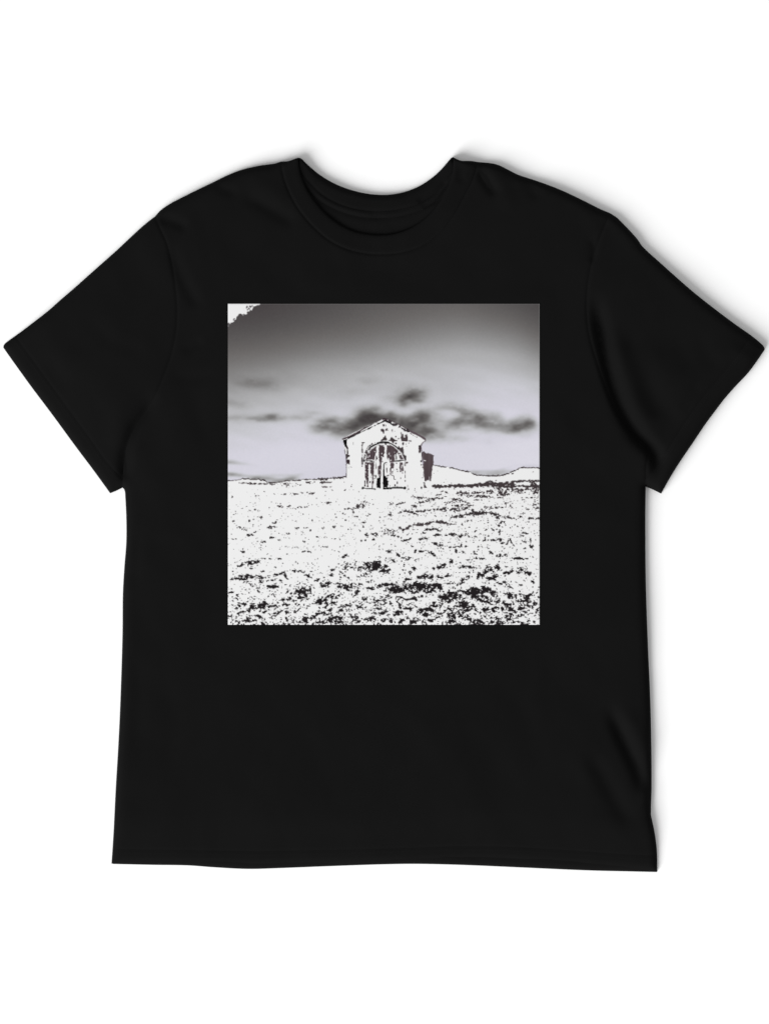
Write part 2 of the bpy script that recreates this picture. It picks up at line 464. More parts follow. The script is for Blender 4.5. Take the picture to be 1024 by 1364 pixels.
# broad streaks
lum += 3*vnoise(gx+1.5*gy, gy*1.0-.12*gx, 90, 14, 31)*sstep(440, 480, gy)*(1-sstep(560, 610, gy))
lum += 3*vnoise(gx, gy-.2*gx, 30, 9, 32)*sstep(470, 500, gy)*(1-sstep(570, 620, gy))
wx = gx+3.2*vnoise(gx, gy, 17, 11, 41)+1.6*vnoise(gx, gy, 7, 5, 42)
wy = gy+1.7*vnoise(gx, gy, 20, 9, 43)+.8*vnoise(gx, gy, 8, 5, 44)
CL = [  # x, y, rx, ry, angle, darkening
 (350,512,24,6,3,22), (335,508,18,4,5,10), (310,537,14,4,10,22), (361,555,11,3.6,-3,62), (341,558,18,2.6,-4,34),
 (380,557,20,3.5,0,22), (316,557,16,3,0,20), (416,550,12,2.2,5,26), (404,556,14,3,0,16), (492,508,10,4,0,14), (470,525,22,5,-5,10), (520,530,12,5,-10,14),
 (430,568,10,5,-10,60), (441,565,14,5,-3,84), (455,572,12,4,0,60), (468,570,15,6.5,-18,120), (480,564,13,7,-25,120), (491,556,11,7,-20,130),
 (500,560,14,7,10,120), (515,560,13,7,0,110), (528,564,12,6,15,100), (524,556,8,5,0,50),
 (550,526,12,6,-8,110), (541,532,9,5,-15,72), (537,539,6,4,0,30), (556,531,8,4,10,40),
 (552,561,13,7,-25,110), (562,556,11,6,-5,84), (545,568,10,5,0,70), (569,574,10,6,5,118), (558,573,10,6,0,78), (578,582,10,4,0,42),
 (575,562,12,6,0,46), (592,584,20,4,0,26), (590,543,14,3,-10,22), (610,546,18,4,12,34), (628,553,18,5,22,56), (604,563,10,5,-12,64), (615,562,14,4,-8,36),
 (640,561,14,6,10,68), (628,565,14,4,5,48), (655,566,12,4,8,42), (670,568,13,4,0,36), (655,553,10,4,0,20), (668,560,12,4,20,24), (682,571,12,4,0,30),
 (698,566,10,6.5,0,125), (691,567,8,6,0,60), (706,565,6,6,0,46), (676,574,22,3,0,22), (600,573,16,4,-10,32), (650,588,6,3,0,8),
 (308,632,9,1.5,3,115), (318,634,10,1.0,3,30), (306,615,8,1.7,8,78), (322,618,12,1.2,5,18), (345,634,20,1,0,18), (375,633,18,1,0,18),
 (350,637.5,11,2.0,2,100), (338,637.5,8,1.2,0,60), (388,637.6,7,2.4,-5,82), (375,640,10,2,0,72), (366,643,12,1.6,0,64), (398,633,5,1,-10,30),
 (645,628,30,1.2,-1,36), (640,631.5,26,2,0,40), (665,626,12,1,-14,22), (662,631,14,2,-10,36), (706,620.5,12,1,0,24)]
dk = np.zeros_like(lum)
for cx, cy, rx, ry, an, a in CL:
    c, s = math.cos(math.radians(an)), math.sin(math.radians(an))
    big_c = rx > 7 and ry > 2.5
    ax, ay = (wx, wy) if big_c else (gx+(wx-gx)*.3, gy+(wy-gy)*.2)
    u = (ax-cx)*c+(ay-cy)*s; v = -(ax-cx)*s+(ay-cy)*c
    dk += a*(.9 if big_c else .72)*np.exp(-((u/rx)**2+(v/ry)**2)*(.6 if big_c else .7))
dk = soft(dk, 1.0*SS)*(1+.34*vnoise(gx+.6*gy, gy-.1*gx, 12, 6, 51)+.16*vnoise(gx, gy, 5, 3, 52))
lum = lum-160*(1-np.exp(-dk/135.0))
lum = np.maximum(lum, 62+.08*lum)
lum += .8*grain
KEYS = [50, 66, 82, 106, 140, 178, 202, 214, 224, 240]
RGB = [(52,49,50), (70,65,66), (85,82,82), (108,105,104), (140,139,139), (179,179,181), (202,202,208), (215,213,224), (225,223,233), (238,238,240)]
RGB = np.array(RGB, float)
img = np.stack([np.interp(lum, KEYS, RGB[:, i]) for i in range(3)], -1)
ident = np.zeros((hS, wS), int)         # 0 sky, 1 field, 2 barn, 3 shed
PAPER = np.array([240, 240, 240.])
BLK = np.array([34, 30, 32.]); BLK2 = np.array([10, 8, 9.]); BRN = np.array([78, 67, 70.]); BRN2 = np.array([66, 58, 60.]); GRY = np.array([140, 138, 138.])

def win(pts, m=4):
    p = np.array(pts, float)
    x0, y0 = ((p.min(0)-m-(X0, Y0))*SS).astype(int); x1, y1 = ((p.max(0)+m-(X0, Y0))*SS).astype(int)+1
    return slice(max(y0, 0), min(y1, hS)), slice(max(x0, 0), min(x1, wS))
def pmask(pts, rough=0.0):
    """mask of a polygon, its edge torn by noise"""
    w = win(pts)
    P = np.c_[gx[w].ravel(), gy[w].ravel()]
    poly = np.array(pts, float)
    ins = inside(P, poly).reshape(gx[w].shape)
    if rough:
        d, _ = dist_poly(P, poly, True); d = d.reshape(ins.shape)
        sd = np.where(ins, d, -d)+rough*edge[w]
        ins = sd > 0
    return w, ins
def fillp(pts, col, rough=0.0, ident_=None):
    w, mk = pmask(pts, rough)
    img[w][mk] = col
    if ident_ is not None: ident[w][mk] = ident_
def stroke(pts, wd, col, rough=0.0, dash=0.0):
    w = win(pts)
    P = np.c_[gx[w].ravel(), gy[w].ravel()]
    d, _ = dist_poly(P, np.array(pts, float)); d = d.reshape(gx[w].shape)
    mk = d+rough*edge[w] < wd/2
    if dash: mk &= fine[w] > dash
    img[w][mk] = col
def dot(x, y, rx, ry, col, rough=.3, an=0):
    w = win([(x-rx, y-ry), (x+rx, y+ry)])
    c, s = math.cos(math.radians(an)), math.sin(math.radians(an))
    u = (gx[w]-x)*c+(gy[w]-y)*s; v = -(gx[w]-x)*s+(gy[w]-y)*c
    mk = np.sqrt((u/rx)**2+(v/ry)**2)+rough*edge[w] < 1
    img[w][mk] = col

# ---- field
RL = [(304,640),(312,640),(318,639.2),(323,637.7),(334,638),(345,638.4),(352,640),(355,641.5),(360,642.7),(368,643),(374,642),(380,640.5),(392,640.3),(404,638.8),(418,638),(430,637.5),(445,636.8),(454,635.5),(461,634.5)]
RR = [(561,619),(577,619.6),(583,620.5),(592,621.8),(600,623),(612,626.2),(625,628.5),(629,631),(636,633),(650,633.8),(665,633.6),(672,632.6),(680,629),(688,625.5),(695,622.3),(702,623.3),(712,622.6),(718,623.8)]
ridge = np.interp(gx[0], [p[0] for p in RL+RR], [p[1] for p in RL+RR])
jit = np.interp(np.arange(wS), np.arange(0, wS, 4), rng.randn(len(range(0, wS, 4)))*.35)
ridge = ridge+jit
fld = gy > ridge[None]
img[fld] = PAPER; ident[fld] = 1
ln = np.abs(gy-ridge[None]-.1) < (.62+.28*med)
img[ln & (gy > 600)] = BRN2

# ---- ink on the field
base = np.interp(gy, [640, 655, 675, 700, 740, 765, 790, 815, 832], [3.0, 2.5, 2.2, 2.12, 2.08, 1.98, 1.5, 1.15, 1.05])
right = sstep(520, 600, gx)
base = base-right*np.interp(gy, [640, 652, 670, 700, 740, 770, 832], [0, .45, .5, .35, .25, .15, .1])
left_far = (1-sstep(400, 520, gx))*(gy < 760); base = base+.22*left_far
base += .3*vnoise(gx, gy, 26, 7, 61)+.22*vnoise(gx, gy, 9, 4, 62)
near = sstep(700, 800, gy)
nf = fine*(1-.4*near)+med*.4*near
nf = nf/np.sqrt((1-.4*near)**2+(.4*near)**2)
boost = np.zeros_like(base)
CLUMPS = [  # x, y, rx, ry, angle, strength
 (381,645.3,8,1.9,2,4),(387,646.5,4,1.4,0,4),(400,646,3,1.2,0,3),(378,658,4,.9,-5,3.4),(393,658,5,1.1,0,3.6),(404,656,8,.7,0,2.5),(397,644,4,.8,0,2.4),
 (374,675,5,1.2,8,4),(385,674.5,3,1,0,3.4),(390,677.5,3.4,1,-5,4),(399,675.5,4,1,0,4),(341,679,3.5,1.2,10,4),(333,680.5,3,.9,0,2.6),(338,673.5,2,1.2,30,3.2),
 (314,685,3.3,1,0,3.4),(348,689,2,1.8,30,3.6),(362,702,4.8,1.3,0,6),(333,712.5,5,1.2,5,4),(326,706,3.6,2.6,0,2.0),(312,718,3,1.1,0,4),(337,699,1,2.2,10,4),
 (319.5,702.5,2,1.1,20,4),(332.5,694,1.6,1.2,20,4),(384,710.5,2,1.2,0,5),(362,716,3,1,0,4),(397,703.5,2.6,1,0,4),(340,708.5,2,.9,-20,3),(311,694,2,.9,0,3.4),(310,662,1.3,1.3,0,5),
 (343,660.5,2.4,.8,0,3),(374,719.5,2,.8,0,3.6),(351,722,3,1,0,3),(364,697,2,1,0,3),(368,695,1,2,20,3),
 (412,642.7,5.5,1.4,-3,4.6),(405,646,3,1,0,3),(430,642.5,4,1.4,0,4.5),(437,642.6,5,.8,0,4),(415,657,4.5,1.6,0,3.8),(438,669.7,6,1.1,-6,4.4),(406,675,4,.9,0,3.4),
 (486,668.7,4,1.1,12,3.4),(481,673.5,6,2.4,0,2.9),(468,677.6,9,1.1,-4,3.6),(490,686,3,1.3,-32,4),(485,696,4,.9,-10,3.6),(444,701.5,2,1.4,0,6),(417,694,1.5,1.4,0,4.5),(413,706.5,1.4,1.2,0,5),(407,703,4,.8,0,3),
 (459,652,1.8,1.1,-20,5),(443,652.5,1.5,1,0,3.6),(499,712,4.5,1.8,15,4),(497,718.5,2,1.4,0,5),(488,712.5,3.4,1.4,40,3.6),(481,720,1.4,1.2,0,5),(487,719.5,1.6,.9,0,4),(422,715.5,2,.9,-10,4),
 (404,721,2,1,0,4.4),(484,653+48,1.2,2,0,3),(475,688,3,1,0,2.6),(471,682,2.4,1,10,3),(448,689,2.4,1,-30,3),(461,692,2,1,-60,3),(447,717,2,1,0,2.8),(442,718,1.2,1,0,3),
 (560,663,8,1.3,5,3.6),(556,662,2,1.6,0,4),(585,663,9,1.6,-6,3.8),(576,665,4,1.6,0,3.6),(605,665.5,8,1.6,10,4),(613,658,4,2,0,3.6),(593,655.5,4,1.1,20,3.4),(585,659,4,.8,-5,3.2),(566,668.3,8,1.1,-12,3.8),
 (535,670.3,5,1.1,-6,3.8),(529,672,1.4,2,20,3.6),(552,673.7,3.6,.9,8,3.6),(521,671,3,1.8,0,2.5),(590,678.6,9,1.2,-2,4),(606,679,10,1.5,4,4),(543,681.2,7,1.4,6,3.9),(552,684,4,1.1,20,3.5),(562,680.7,8,1.2,-5,3.9),
 (532,683,4,1,-20,3.5),(519,686,2.6,1.4,-20,3.7),(508,689,5,.9,-10,3.4),(610,688.3,7,1.3,-3,4.4),(600,669,8,1,0,3),(613,668,6,1.2,0,3),
 (573,705.2,7,1.2,-6,4.8),(567,705.5,3,1.4,0,5),(584,706.8,4,.9,-10,3.6),(556,706,4,.8,0,3),(563,710,5,.8,0,3),(529,715,4,1.1,0,4.4),(541,719.3,5.5,1.2,-22,4.6),(535,721,2,1,0,4),
 (568,716.6,4,1.2,-8,4.8),(561,718,3,.9,0,3.4),(582,712.5,4.4,1.1,-3,4.6),(602,711.8,5,1.8,5,4.2),(594,712,2,1.6,30,3.4),(584,726,6,1.7,14,4.2),(580,724.5,3,1.6,0,4),(519,734,4,1.4,-22,4.4),
 (516,708,8,2.4,-10,2.5),(523,713,4,2,0,2.5),(553,734,1.4,2.4,10,5),(559,734,2.4,1.2,25,4.4),(570,734.5,3,1,20,3.6),(577,739,4.4,1.3,35,4),(530,739,3,1.5,45,3.7),(541,744,6,2.1,-12,3.4),(538,751,.9,3.4,8,4),(544,745,2,2,0,4),(601,747,3,2,0,4.6),
 (607,733.5,1.6,1.3,0,5),(600,729,7,1,0,2.2),(521,745,8,3,0,2.0),
 (613,656.7,3,1.8,0,4),(622,656.3,5,2.1,0,3.8),(635,656,9,1.7,-2,4.1),(652,655.5,5,2.2,0,4),(671,657.2,8,2.3,3,4),(683,653.5,9,1.6,4,3.7),(692,656,6,1.8,0,3.3),(711,654,4,3.6,0,3.6),(697,652,10,1,0,3),
 (642,661.3,11,1.4,3,3.9),(663,663.2,8,.7,0,4),(705,662.8,9,.7,0,3.8),(624,660.3,7,1.1,5,3.6),(617,668,8,1,18,3.2),(612,666,3,1.6,0,3.4),(636,666,7,.7,0,3.4),(624,672.8,8,.8,4,4),(611,674,6,1.4,0,3.2),
 (616,677.3,7,1.4,-8,3.7),(650,676,6,1.4,0,3.5),(664,675.6,6,1,0,3.4),(681,675.5,4,.8,40,3.6),(673,670,5,.8,-15,3.4),(701,677.5,4,1.2,30,3.2),(714,672,4,1.2,-10,3.4),(714,676.5,4,1,0,3.4),(697,683,3,1,-20,2.6),
 (609,688.3,7,1.4,-5,4.4),(622,685.3,7,1.1,-10,4),(634,684,13,1.9,0,4.6),(629,681,2,2.6,0,4),(645,683,6,1.1,0,4.2),(657,685,7,1.9,10,4.4),(663,688.5,3,2.2,-40,4),(673,689,5,1.5,5,4.4),(681,690.3,4,1,5,4),
 (642,680,2.4,2.4,30,3.4),(705,690.5,4,1.2,-5,4.6),(716,691,3,1.2,-15,4.4),(693,688,2,1,30,3.8),(669,695.3,3,1.2,0,4),(620.5,694.3,2,1.6,20,3.6),(665,709,.9,4,8,4.6),(664,700,1.3,1.3,0,4),(657,706,1.4,1.6,0,4),
 (697,709.7,5,.8,3,4),(701,710.5,2,1.2,20,4),(693,714.6,3,.9,-10,3.6),(613,713.5,3.4,1.4,-12,4.2),(620,711.8,2.4,1.3,10,4.2),(634,715,3,.8,5,3.6),(654,719.3,10,1,-2,4.2),(666,719,2,2,0,3.8),(679.5,719.5,.9,2.8,-18,5),(682.3,724.5,.8,3,-38,5),
 (676,722,.9,2.4,20,4.4),(668,724,3,1,-20,3.6),(706,720,.6,4.4,2,5),(707,727.5,2.4,2.6,0,4.4),(697,721,2.6,1.6,0,3.4),(633,707.5,2,1,-20,3.8),(647,705,3,1.2,0,2.4),(612,728,4,1,0,3.2),(619,727.5,3,1.4,10,4.2),
 (325,735,3,1,0,4.2),(336,749.3,8.5,1.9,-4,5.2),(343,748,4,1.6,0,4.6),(321.5,753,3,1.4,-20,4.2),(317,754,1.2,1.1,0,5),(373,744.5,2.4,1,15,4.4),(367,756.2,1.4,1,0,5),(349.5,761,2,1,0,4.6),(334.5,757.5,2,1,0,4.4),(361,744.5,2.6,.8,5,3.6),(352,744,2,.9,0,3.4),
 (322,770.5,9,1.8,-3,4.8),(333,768,8,1.9,-5,4.6),(321,767,3,1.2,-10,4),(309,771,2,1.2,0,4),(349,769,11,1.5,0,3.1),(372,764.3,7,1.7,-16,4.6),(380.5,767,1.4,4,-25,4.8),(392,761,2.6,2,0,4.4),(401,761,5,1.6,4,4.4),(362,773,5,.9,0,4.2),
 (362,781,7,1.6,0,5.6),(349,774,3,2.4,0,3),(308.5,788.8,2.4,1.2,0,4.4),(345,788,2.4,1,40,3.4),(412,768,3.6,1,30,4.4),(328,775,4,1,0,3),(336,779,4,1.3,30,2.4),(316,797,3,2,0,2.4),(382,788,2,1,0,4.4),(365,790,2.4,1,-30,4),(375,774,3,1.6,30,3),
 (403,787.5,4,5,15,5),(397,788,3.6,4,0,4.2),(406,791,3,5,-20,4.6),(413,786,3,3,0,3.8),(390,790.5,4,1.2,10,4),(387,796.3,3.2,2,-35,4.8),(377,798.7,2.4,1.4,0,5),(400,795,5,3,0,2.6),(392,799,3,1.4,0,3),
 (323,805,6,1.4,-5,4),(337,805.5,3,2.4,-10,3.8),(350,806.5,5,2.6,20,4.6),(353,804,3,2,-30,3.6),(358,808.5,5,1.2,-28,4.8),(363,807,4,.9,0,4.6),(323,815.5,4,1.5,-20,4.8),(331,814,3,1.4,-10,4.4),(341,810.3,6,1,0,4.8),(353,815,3,1.5,-40,4.6),
 (382,805.6,5,1.3,5,4.2),(374,814.5,6,1,-30,4),(381,815.5,3,2,0,3.6),(345,821.5,6,1.7,14,4.8),(349,823,3,1.4,0,4),(334,825.5,6,1.8,0,4),(326,827,3,1.4,0,3),(317,828,3,2,0,3),(371,828.5,3,1,-45,4),(381,829,4,1,-35,3.6),
 (366,816.5,2,1.4,0,4),(361,819,2,1.4,0,4),(362,825,1.5,1.5,0,4),(401,828,4,1.6,-10,3.6),(408,827,3,1.6,-25,4),(386,827,4,3,0,2),(395,812,6,4,0,2),(352,831,5,1.4,0,4.6),
 (409,735,3.4,1.3,0,4.4),(405,735.5,3,1,0,4),(432,728.3,6,.8,-5,3.8),(457,742,5,1.1,-20,5),(460,739.7,2,1.5,-30,4.6),(463,753,9,3.4,0,2.9),(460,757,5,2,30,3.2),(479,757,7,2.6,-8,3),(498,754,10,5,-4,5.2),(503,750.5,5,3,0,5),(489,752,6,4,0,3.6),(510,759,5,3.5,30,4.2),
 (442,766,2.3,2,0,5.4),(443,759.5,2.4,1.4,0,4.6),(457,765,5,4,0,2.3),(485.5,766,3.6,3,0,3.4),(477,768,3,1.4,20,3.2),(422,772.5,3,1.4,-20,4),(430,780,3.6,2.2,0,4.2),(437.5,777.5,4,2.4,0,4),(455,780,6,2.6,0,3.6),(462,782,6,3.4,10,4.6),(469,780,3.6,3,-30,4.2),
 (480,778.5,3,2,-20,4.2),(507,780,4,1.8,-20,4.8),(512,778.5,4,1.6,0,4.8),(493,783.5,5,1.6,10,4.2),(491,775,2.6,1.2,10,4.2),(498,773,4,1,-10,3),(475,788.5,5,2.4,0,3.4),(443,794,9,1.8,0,3),(428,800,5,4,-20,4.6),(424,802.5,5,1.6,0,4.2),(432,799,3,3,0,4.6),(436,806,4,1.4,-60,4),
 (443,803,5,2.2,0,3.6),(458,807.5,7,1.5,-25,4.4),(454,811,2,2,0,4),(463,806.5,4,1.6,0,4),(471,801,3,1,5,4.4),(478,807.5,5,1.7,14,5),(479,804,2,2.4,0,4),(485.5,798.5,3,1.6,-10,4.2),(500,801,8,3,0,2.4),(502,808,5,2,20,3),
 (430,817,5,1.6,15,4.6),(423,817,2,2,0,4),(440,813,3,1.6,10,4),(510,815.5,4.5,1.8,-18,5.2),(499,816.5,2,1.4,0,4),(447,822,5,1,-20,4.6),(440,826.5,4,2.6,0,5.2),(452,828,6,1.7,0,4.6),(455,823.5,3,2,0,3.8),(472,822,6,1.4,8,4.8),(476,827,5,1.4,10,4.4),(494,822.5,4,1.5,0,4.4),(488,825,3,1.4,30,3.6),
 (423,828.5,4,1.4,-10,4.4),(430,829,3,1.6,0,4),(407,825,4,2.2,30,3.8),(417,822,3,2,0,3),(511,826,2.4,1.6,-30,4.6),
 (511,756,5,3.5,10,4),(517,760,3,3,40,3),(551.5,757,2.2,2,0,5.6),(538,759.5,3,1.2,10,4.2),(546,762.5,1.8,1.6,30,4.6),(586,755.3,5,1.8,-12,5),(577,757,2,1.6,0,5),(590,753,3,2,-50,4),(564,767.5,6,2.2,-4,5.4),(558,769,3,1.2,-20,4.6),(575,768,3,1.6,-30,4.4),(586,768.3,4,1.2,15,4.8),(597,767,4,1.1,-8,4.6),(596,766,1.4,2,0,4),
 (539,774,1.4,4,35,4.6),(543,771.6,3,1,5,4.4),(514,779,7,1.4,-5,4.4),(523,779,3,2,10,3.6),(529,785,8.5,3.8,0,5.6),(543,782,8,3.6,-4,5),(556,779,8,3.4,-3,4.8),(560,783,10,4.6,0,4.6),(571,785,7,3.8,-5,5.6),(580,781,6.5,3,-5,5),(586,781.5,3,3,0,4.4),(549,788,8,2,0,4.2),
 (598,777.3,6,.7,0,4.2),(612,777.5,5,1,-15,4),(520,786,8,4,0,1.8),(513,797,9,6,0,1.5),(533,795.7,4,1.3,10,4.6),(544,799,5,1.6,-5,4.4),(552,798,4,1.4,15,4.6),(562,794,6,1.2,-12,4),(593,795.5,6,3.4,-10,5.4),(600,793,5,4.4,-30,5.2),(607,793,3,4,0,4.6),(612,794,2.4,2.4,0,4.6),(597,801,3,3,30,4.6),
 (586,804.5,6,1.2,-15,4.6),(579,807,6,1.4,10,4.4),(577,804,2,1.4,0,4),(541,810.5,8,1.3,3,5),(533,807,1.4,3,-20,4.2),(565,811.5,7,2,-15,5.2),(573,813,5,2,10,4.8),(568,818.7,4,1.8,0,5.4),(528,817,4,2.2,-30,5.4),(532,815.5,4,1.3,-10,4.8),(510,816,2.6,2,0,5),(520,825,3,1.8,20,4.6),(520,804,2,1.2,0,4.4),
 (550,827.5,5,2.2,-15,5.4),(534,828,4,1.6,-35,4.6),(543,823,3,1,15,4.4),(565,829,2.4,1.2,40,4.4),(572,826,3,1.3,20,4.4),(585,817,5,1.4,0,4),(583,822,2.4,1.2,-20,4.2),(599,817,4,6,0,2.9),(603,822,4,5,-20,3.2),(597,829,4,1.8,0,4.8),(613,812,4,1.2,-30,4),(607,806,2,4,30,4),
 (664,740,4,1.5,-10,4.6),(673.5,739,3,1.2,0,5),(690,743.7,7,1.2,4,5.4),(697,744.6,4,.9,-5,4.6),(634,743,3,1,0,4.6),(632,737,2.4,1.2,25,3.6),(642,744,3,1,0,3.4),(616,736,4,1.2,0,3.4),(624,746,4,1,-8,3),(653,736,2,1.6,30,3.4),(626,755.5,4,1.4,15,4.8),(618,755,2.4,1.2,0,4),(613,756,3,1,-40,3.6),
 (637.5,766.5,2.2,3.4,10,4.8),(645,762,3,5,35,4),(651,760,5,1.6,-35,4.4),(657,765,2.4,5,-30,3.8),(652,769.8,5,1.4,12,4.8),(660,768,4,1.8,-30,4.2),(662,755.5,3.4,2.6,10,4.8),(648,757,3,1.6,-40,3.8),(666,758,2,2,0,3.6),(675,763.5,5,1.8,0,5.2),(681,760,2,3,20,4.2),(693,758,4,2.8,0,3.2),
 (690,763,4,1,20,3.8),(704,763.3,4,1.6,-5,4.8),(705,765,2,2,0,4),(623,768,2.6,1.5,20,4.4),(632,759.5,3,1.2,-30,4),(666,777,2.6,1.6,30,4.8),(671,775.5,2,1.2,0,4.6),(708.5,773.5,1.5,2.2,15,4.8),(693,779.5,2,1,-30,4),(614,774,4,1,-20,4),(678,782.5,3,1.4,0,3.2),(612,778,3,1.4,-20,4),
 (622,789,5,2.6,-10,5),(631,790,7,5,10,5.8),(637,786,6,2.4,15,4.6),(645,784,4,2.6,0,5),(650,786,3,2.8,0,4.8),(643,794,7,2,35,4.8),(640,799,5,1.6,25,4.6),(648,801,6,1.1,30,4.2),(656,790.5,4,2.6,25,5.2),(661,793,1.5,3,0,4.4),(679,793.5,3,2.6,20,5.2),(675,791.5,2.6,1,0,4.4),(686,795,1.4,2,0,4),
 (659,801,4,1.3,20,4.6),(663,801,3,1.4,-10,4.4),(618,806,5,4,10,5.6),(622,811,4,3.4,-20,5.4),(615,803,3,2,0,4.4),(630,808,2,3,0,4.6),(634,812,2.4,2,0,4),(646,812,3,3,30,4.8),(650,812,2.4,1,-20,4),(661,809.5,6,1.1,-8,4.6),(657,812,1.2,3,20,4),(668,810,1.6,3.4,-25,4.6),
 (674,806.5,5,1.6,30,5.2),(681,812,6,1.5,30,5.2),(678,805,4,1,-5,4.4),(677,817,5,1,10,4.4),(694,800.5,7,1.2,-6,4.8),(699,796.5,2,2,0,4.8),(703,800,4,3,0,4),(706,792,4,1.2,-25,4.8),(699,806,5,1.6,12,4.8),(704,807.5,4,1.4,20,4.4),(693,810.5,4,1.6,-10,4.4),(712,803,2,3,-30,3.8),(699,815,4,1.2,30,3.8),(716,812,3,1.6,-45,4.4),
 (673,820.5,2.4,2.4,-20,4.6),(689,820.5,2.6,1,10,4.4),(616,820,4,3.6,0,3.9),(623,822,3,2,40,3.6),(629,827.5,5,3,20,4.8),(637,828,4,2.4,0,4.8),(643,829.5,3,1.4,0,4.4),(654,829,4,1.6,0,4.6),(662,827,4,2.6,30,4.8),(667,829,3,1.6,0,4.4),(693,829,6,1.1,12,5),(699,831,4,1,0,4.6),(676,824,4,1,10,2.6),(684,828.5,1.4,1.2,0,5),(703,827,2,1,-40,4),(711,827,1,1.6,-30,4),
]
for cx, cy, rx, ry, an, a in CLUMPS:
    w = win([(cx-2*rx-2, cy-2*rx-2), (cx+2*rx+2, cy+2*rx+2)], 0)
    c, s = math.cos(math.radians(an)), math.sin(math.radians(an))
    u = (gx[w]-cx)*c+(gy[w]-cy)*s; v = -(gx[w]-cx)*s+(gy[w]-cy)*c
    boost[w] = np.maximum(boost[w], a*.95*1.05*np.exp(-((u/(rx*1.2))**2+(v/(ry*1.3))**2)**1.5*.85))
for cx, cy, rx, ry, an, a in CLUMPS:     # the paper shows clean around a dense clump
    pass
inkm = (nf*(1+.45*np.clip(boost, 0, 3)/3)+boost*(.80-.16*sstep(770, 810, gy)) > base) & fld & (gy > ridge[None]+2.5)
barn_keep = (gx > 461) & (gx < 577) & (gy < 652.5)
inkm |= fld & (gy > ridge[None]+14) & (grain > 2.75-.25*vnoise(gx, gy, 14, 6, 88))
inkm &= ~barn_keep
fade = np.clip((gy-650)/90, 0, 1)[..., None]
cl = BRN2*(1-fade)+BLK*fade
img[inkm] = cl[inkm]*1.0 if cl.shape == img.shape else np.broadcast_to(cl, img.shape)[inkm]
# brown wave and dark band under the far ridge
def wave(pts, wd, col, rough, holes=1.5):
    c = np.array(pts, float); w = win(pts, 6)
    P = np.c_[gx[w].ravel(), gy[w].ravel()]
    d, _ = dist_poly(P, c); d = d.reshape(gx[w].shape)
    mk = (d+rough*med[w]+.4*fine[w] < wd/2) & (fine[w] < holes)
    img[w][mk] = col
wave([(533,703),(538,706),(545,701.5),(552,699),(558,698),(566,698.5),(574,696),(585,695.2),(595,697)], 2.8, BRN2, .9)
wave([(594,697),(600,698.5),(607,698)], 1.0, BRN2, .4)
wave([(577,647.6),(590,648),(600,647.2),(625,647.5)], 3.6, BRN2, .5, 3)
wave([(623,647.3),(640,645.8),(652,644.8)], 5, BRN2, .7, 2.4)
wave([(650,645),(668,645.5),(682,646)], 7.6, BRN2, .9, 1.7)
wave([(680,641.5),(697,641),(717,640.6)], 2.6, BRN2, .6, 2)
wave([(682,648),(700,648),(718,649)], 2.4, BRN2, .6, 2)
wave([(708,646),(714,647)], 7, BRN2, 1.0, 1.6)
wave([(660,651),(690,652),(717,652)], 1.6, BRN2, 1.1, 1.2)
wave([(319.5,643.6),(332,643.8),(345,644.3),(356,644.6),(366,645.4)], 1.2, BRN2, .25, 2.2)
wave([(429,648.6),(443,648.6)], 1.2, BRN, 0, 9); wave([(430,642.6),(441,642.6)], 1.3, BRN, 0, 9)
wave([(425,638.5),(432,639),(436,638)], 2.0, BRN2, .5, 3); wave([(446,637.3),(456,636.6)], 2.0, BRN2, .5, 3)
wave([(664,604+30),(650,633.8)], 1.2, BRN2, .2, 3)
dot(682, 631, 2.2, .9, BRN2, .2, -10)

# ---- white corner of torn ink in the sky
fillp([(300,400),(349,403),(347,405.9),(343,406.6),(338.5,408.8),(336,412.5),(331,415.5),(327,418.6),(323.5,420),(321,418.2),(318,420.2),(315.6,421.6),(314.2,426),(312,429),(309.5,430.6),(307,432.3),(305,431),(300,431.5)], PAPER, .55)
for x, y in ((324.5,411.5),(325.8,413),(328.5,410.5),(332,411),(333,408.5),(334,409.5),(313,424.5),(312,426.5),(305,431.5),(329,408.5)):
    dot(x, y, .9, .8, np.array([110, 106, 108.]), .4)
dot(335.2, 412.4, .9, 1, PAPER); dot(345.5, 406, .8, .7, PAPER); dot(324, 420.2, 1, .6, np.array([160, 158, 160.]))
dot(304.5, 434.5, .6, .6, np.array([150, 148, 150.])); dot(333.5, 408.8, 1, .9, BRN2); dot(336.3, 408, .5, 1.3, BRN2); dot(330, 413, 1.2, .6, BRN2)

# ---- barn
BARN = [(456,586),(456.3,584.4),(470,577),(485,569.8),(498,563.5),(508,559),(512,557.3),(518,559),(530,565),(545,573),(556,578.5),(567,585.6),(566.6,587.6),(563,590),(561,592),(560.6,603),(561.5,612),(562.6,622),(563.6,640),(564.5,652.3),(461,652.3),(461,636),(461.3,612),(459.5,602),(458.2,594),(457,588)]
fillp(BARN, PAPER, 0, 2)
# roof
stroke([(456.5,585.2),(464,582.2),(475,576.8),(486,570.4),(489.5,568.5)], 1.7, np.array([74, 60, 66.]), .15)
stroke([(489,569.2),(498,564),(507,559.3)], 1.1, np.array([70, 62, 66.]), .15)
fillp([(508.8,558.2),(512,556.6),(516,558.5),(516,562),(513.5,560.5),(511,559.5),(509.5,560)], np.array([66, 52, 58.]), .2)
stroke([(515,557.9),(524,562),(533,566.5),(541,571),(546,574)], 1.2, np.array([72, 62, 66.]), .15)
stroke([(545,573.8),(553,577.8),(561,581.9),(566,585.2)], 2.6, np.array([92, 78, 84.]), .12)
stroke([(566.5,586.8),(563.2,589.6),(561.5,591.5),(560.4,596)], 1.1, np.array([110, 98, 104.]), .15)
stroke([(463.5,584.3),(470,581.4),(480,576),(489.5,571.8),(498,567.5),(506,563.6),(511.5,561)], 1.15, BLK2, .22)
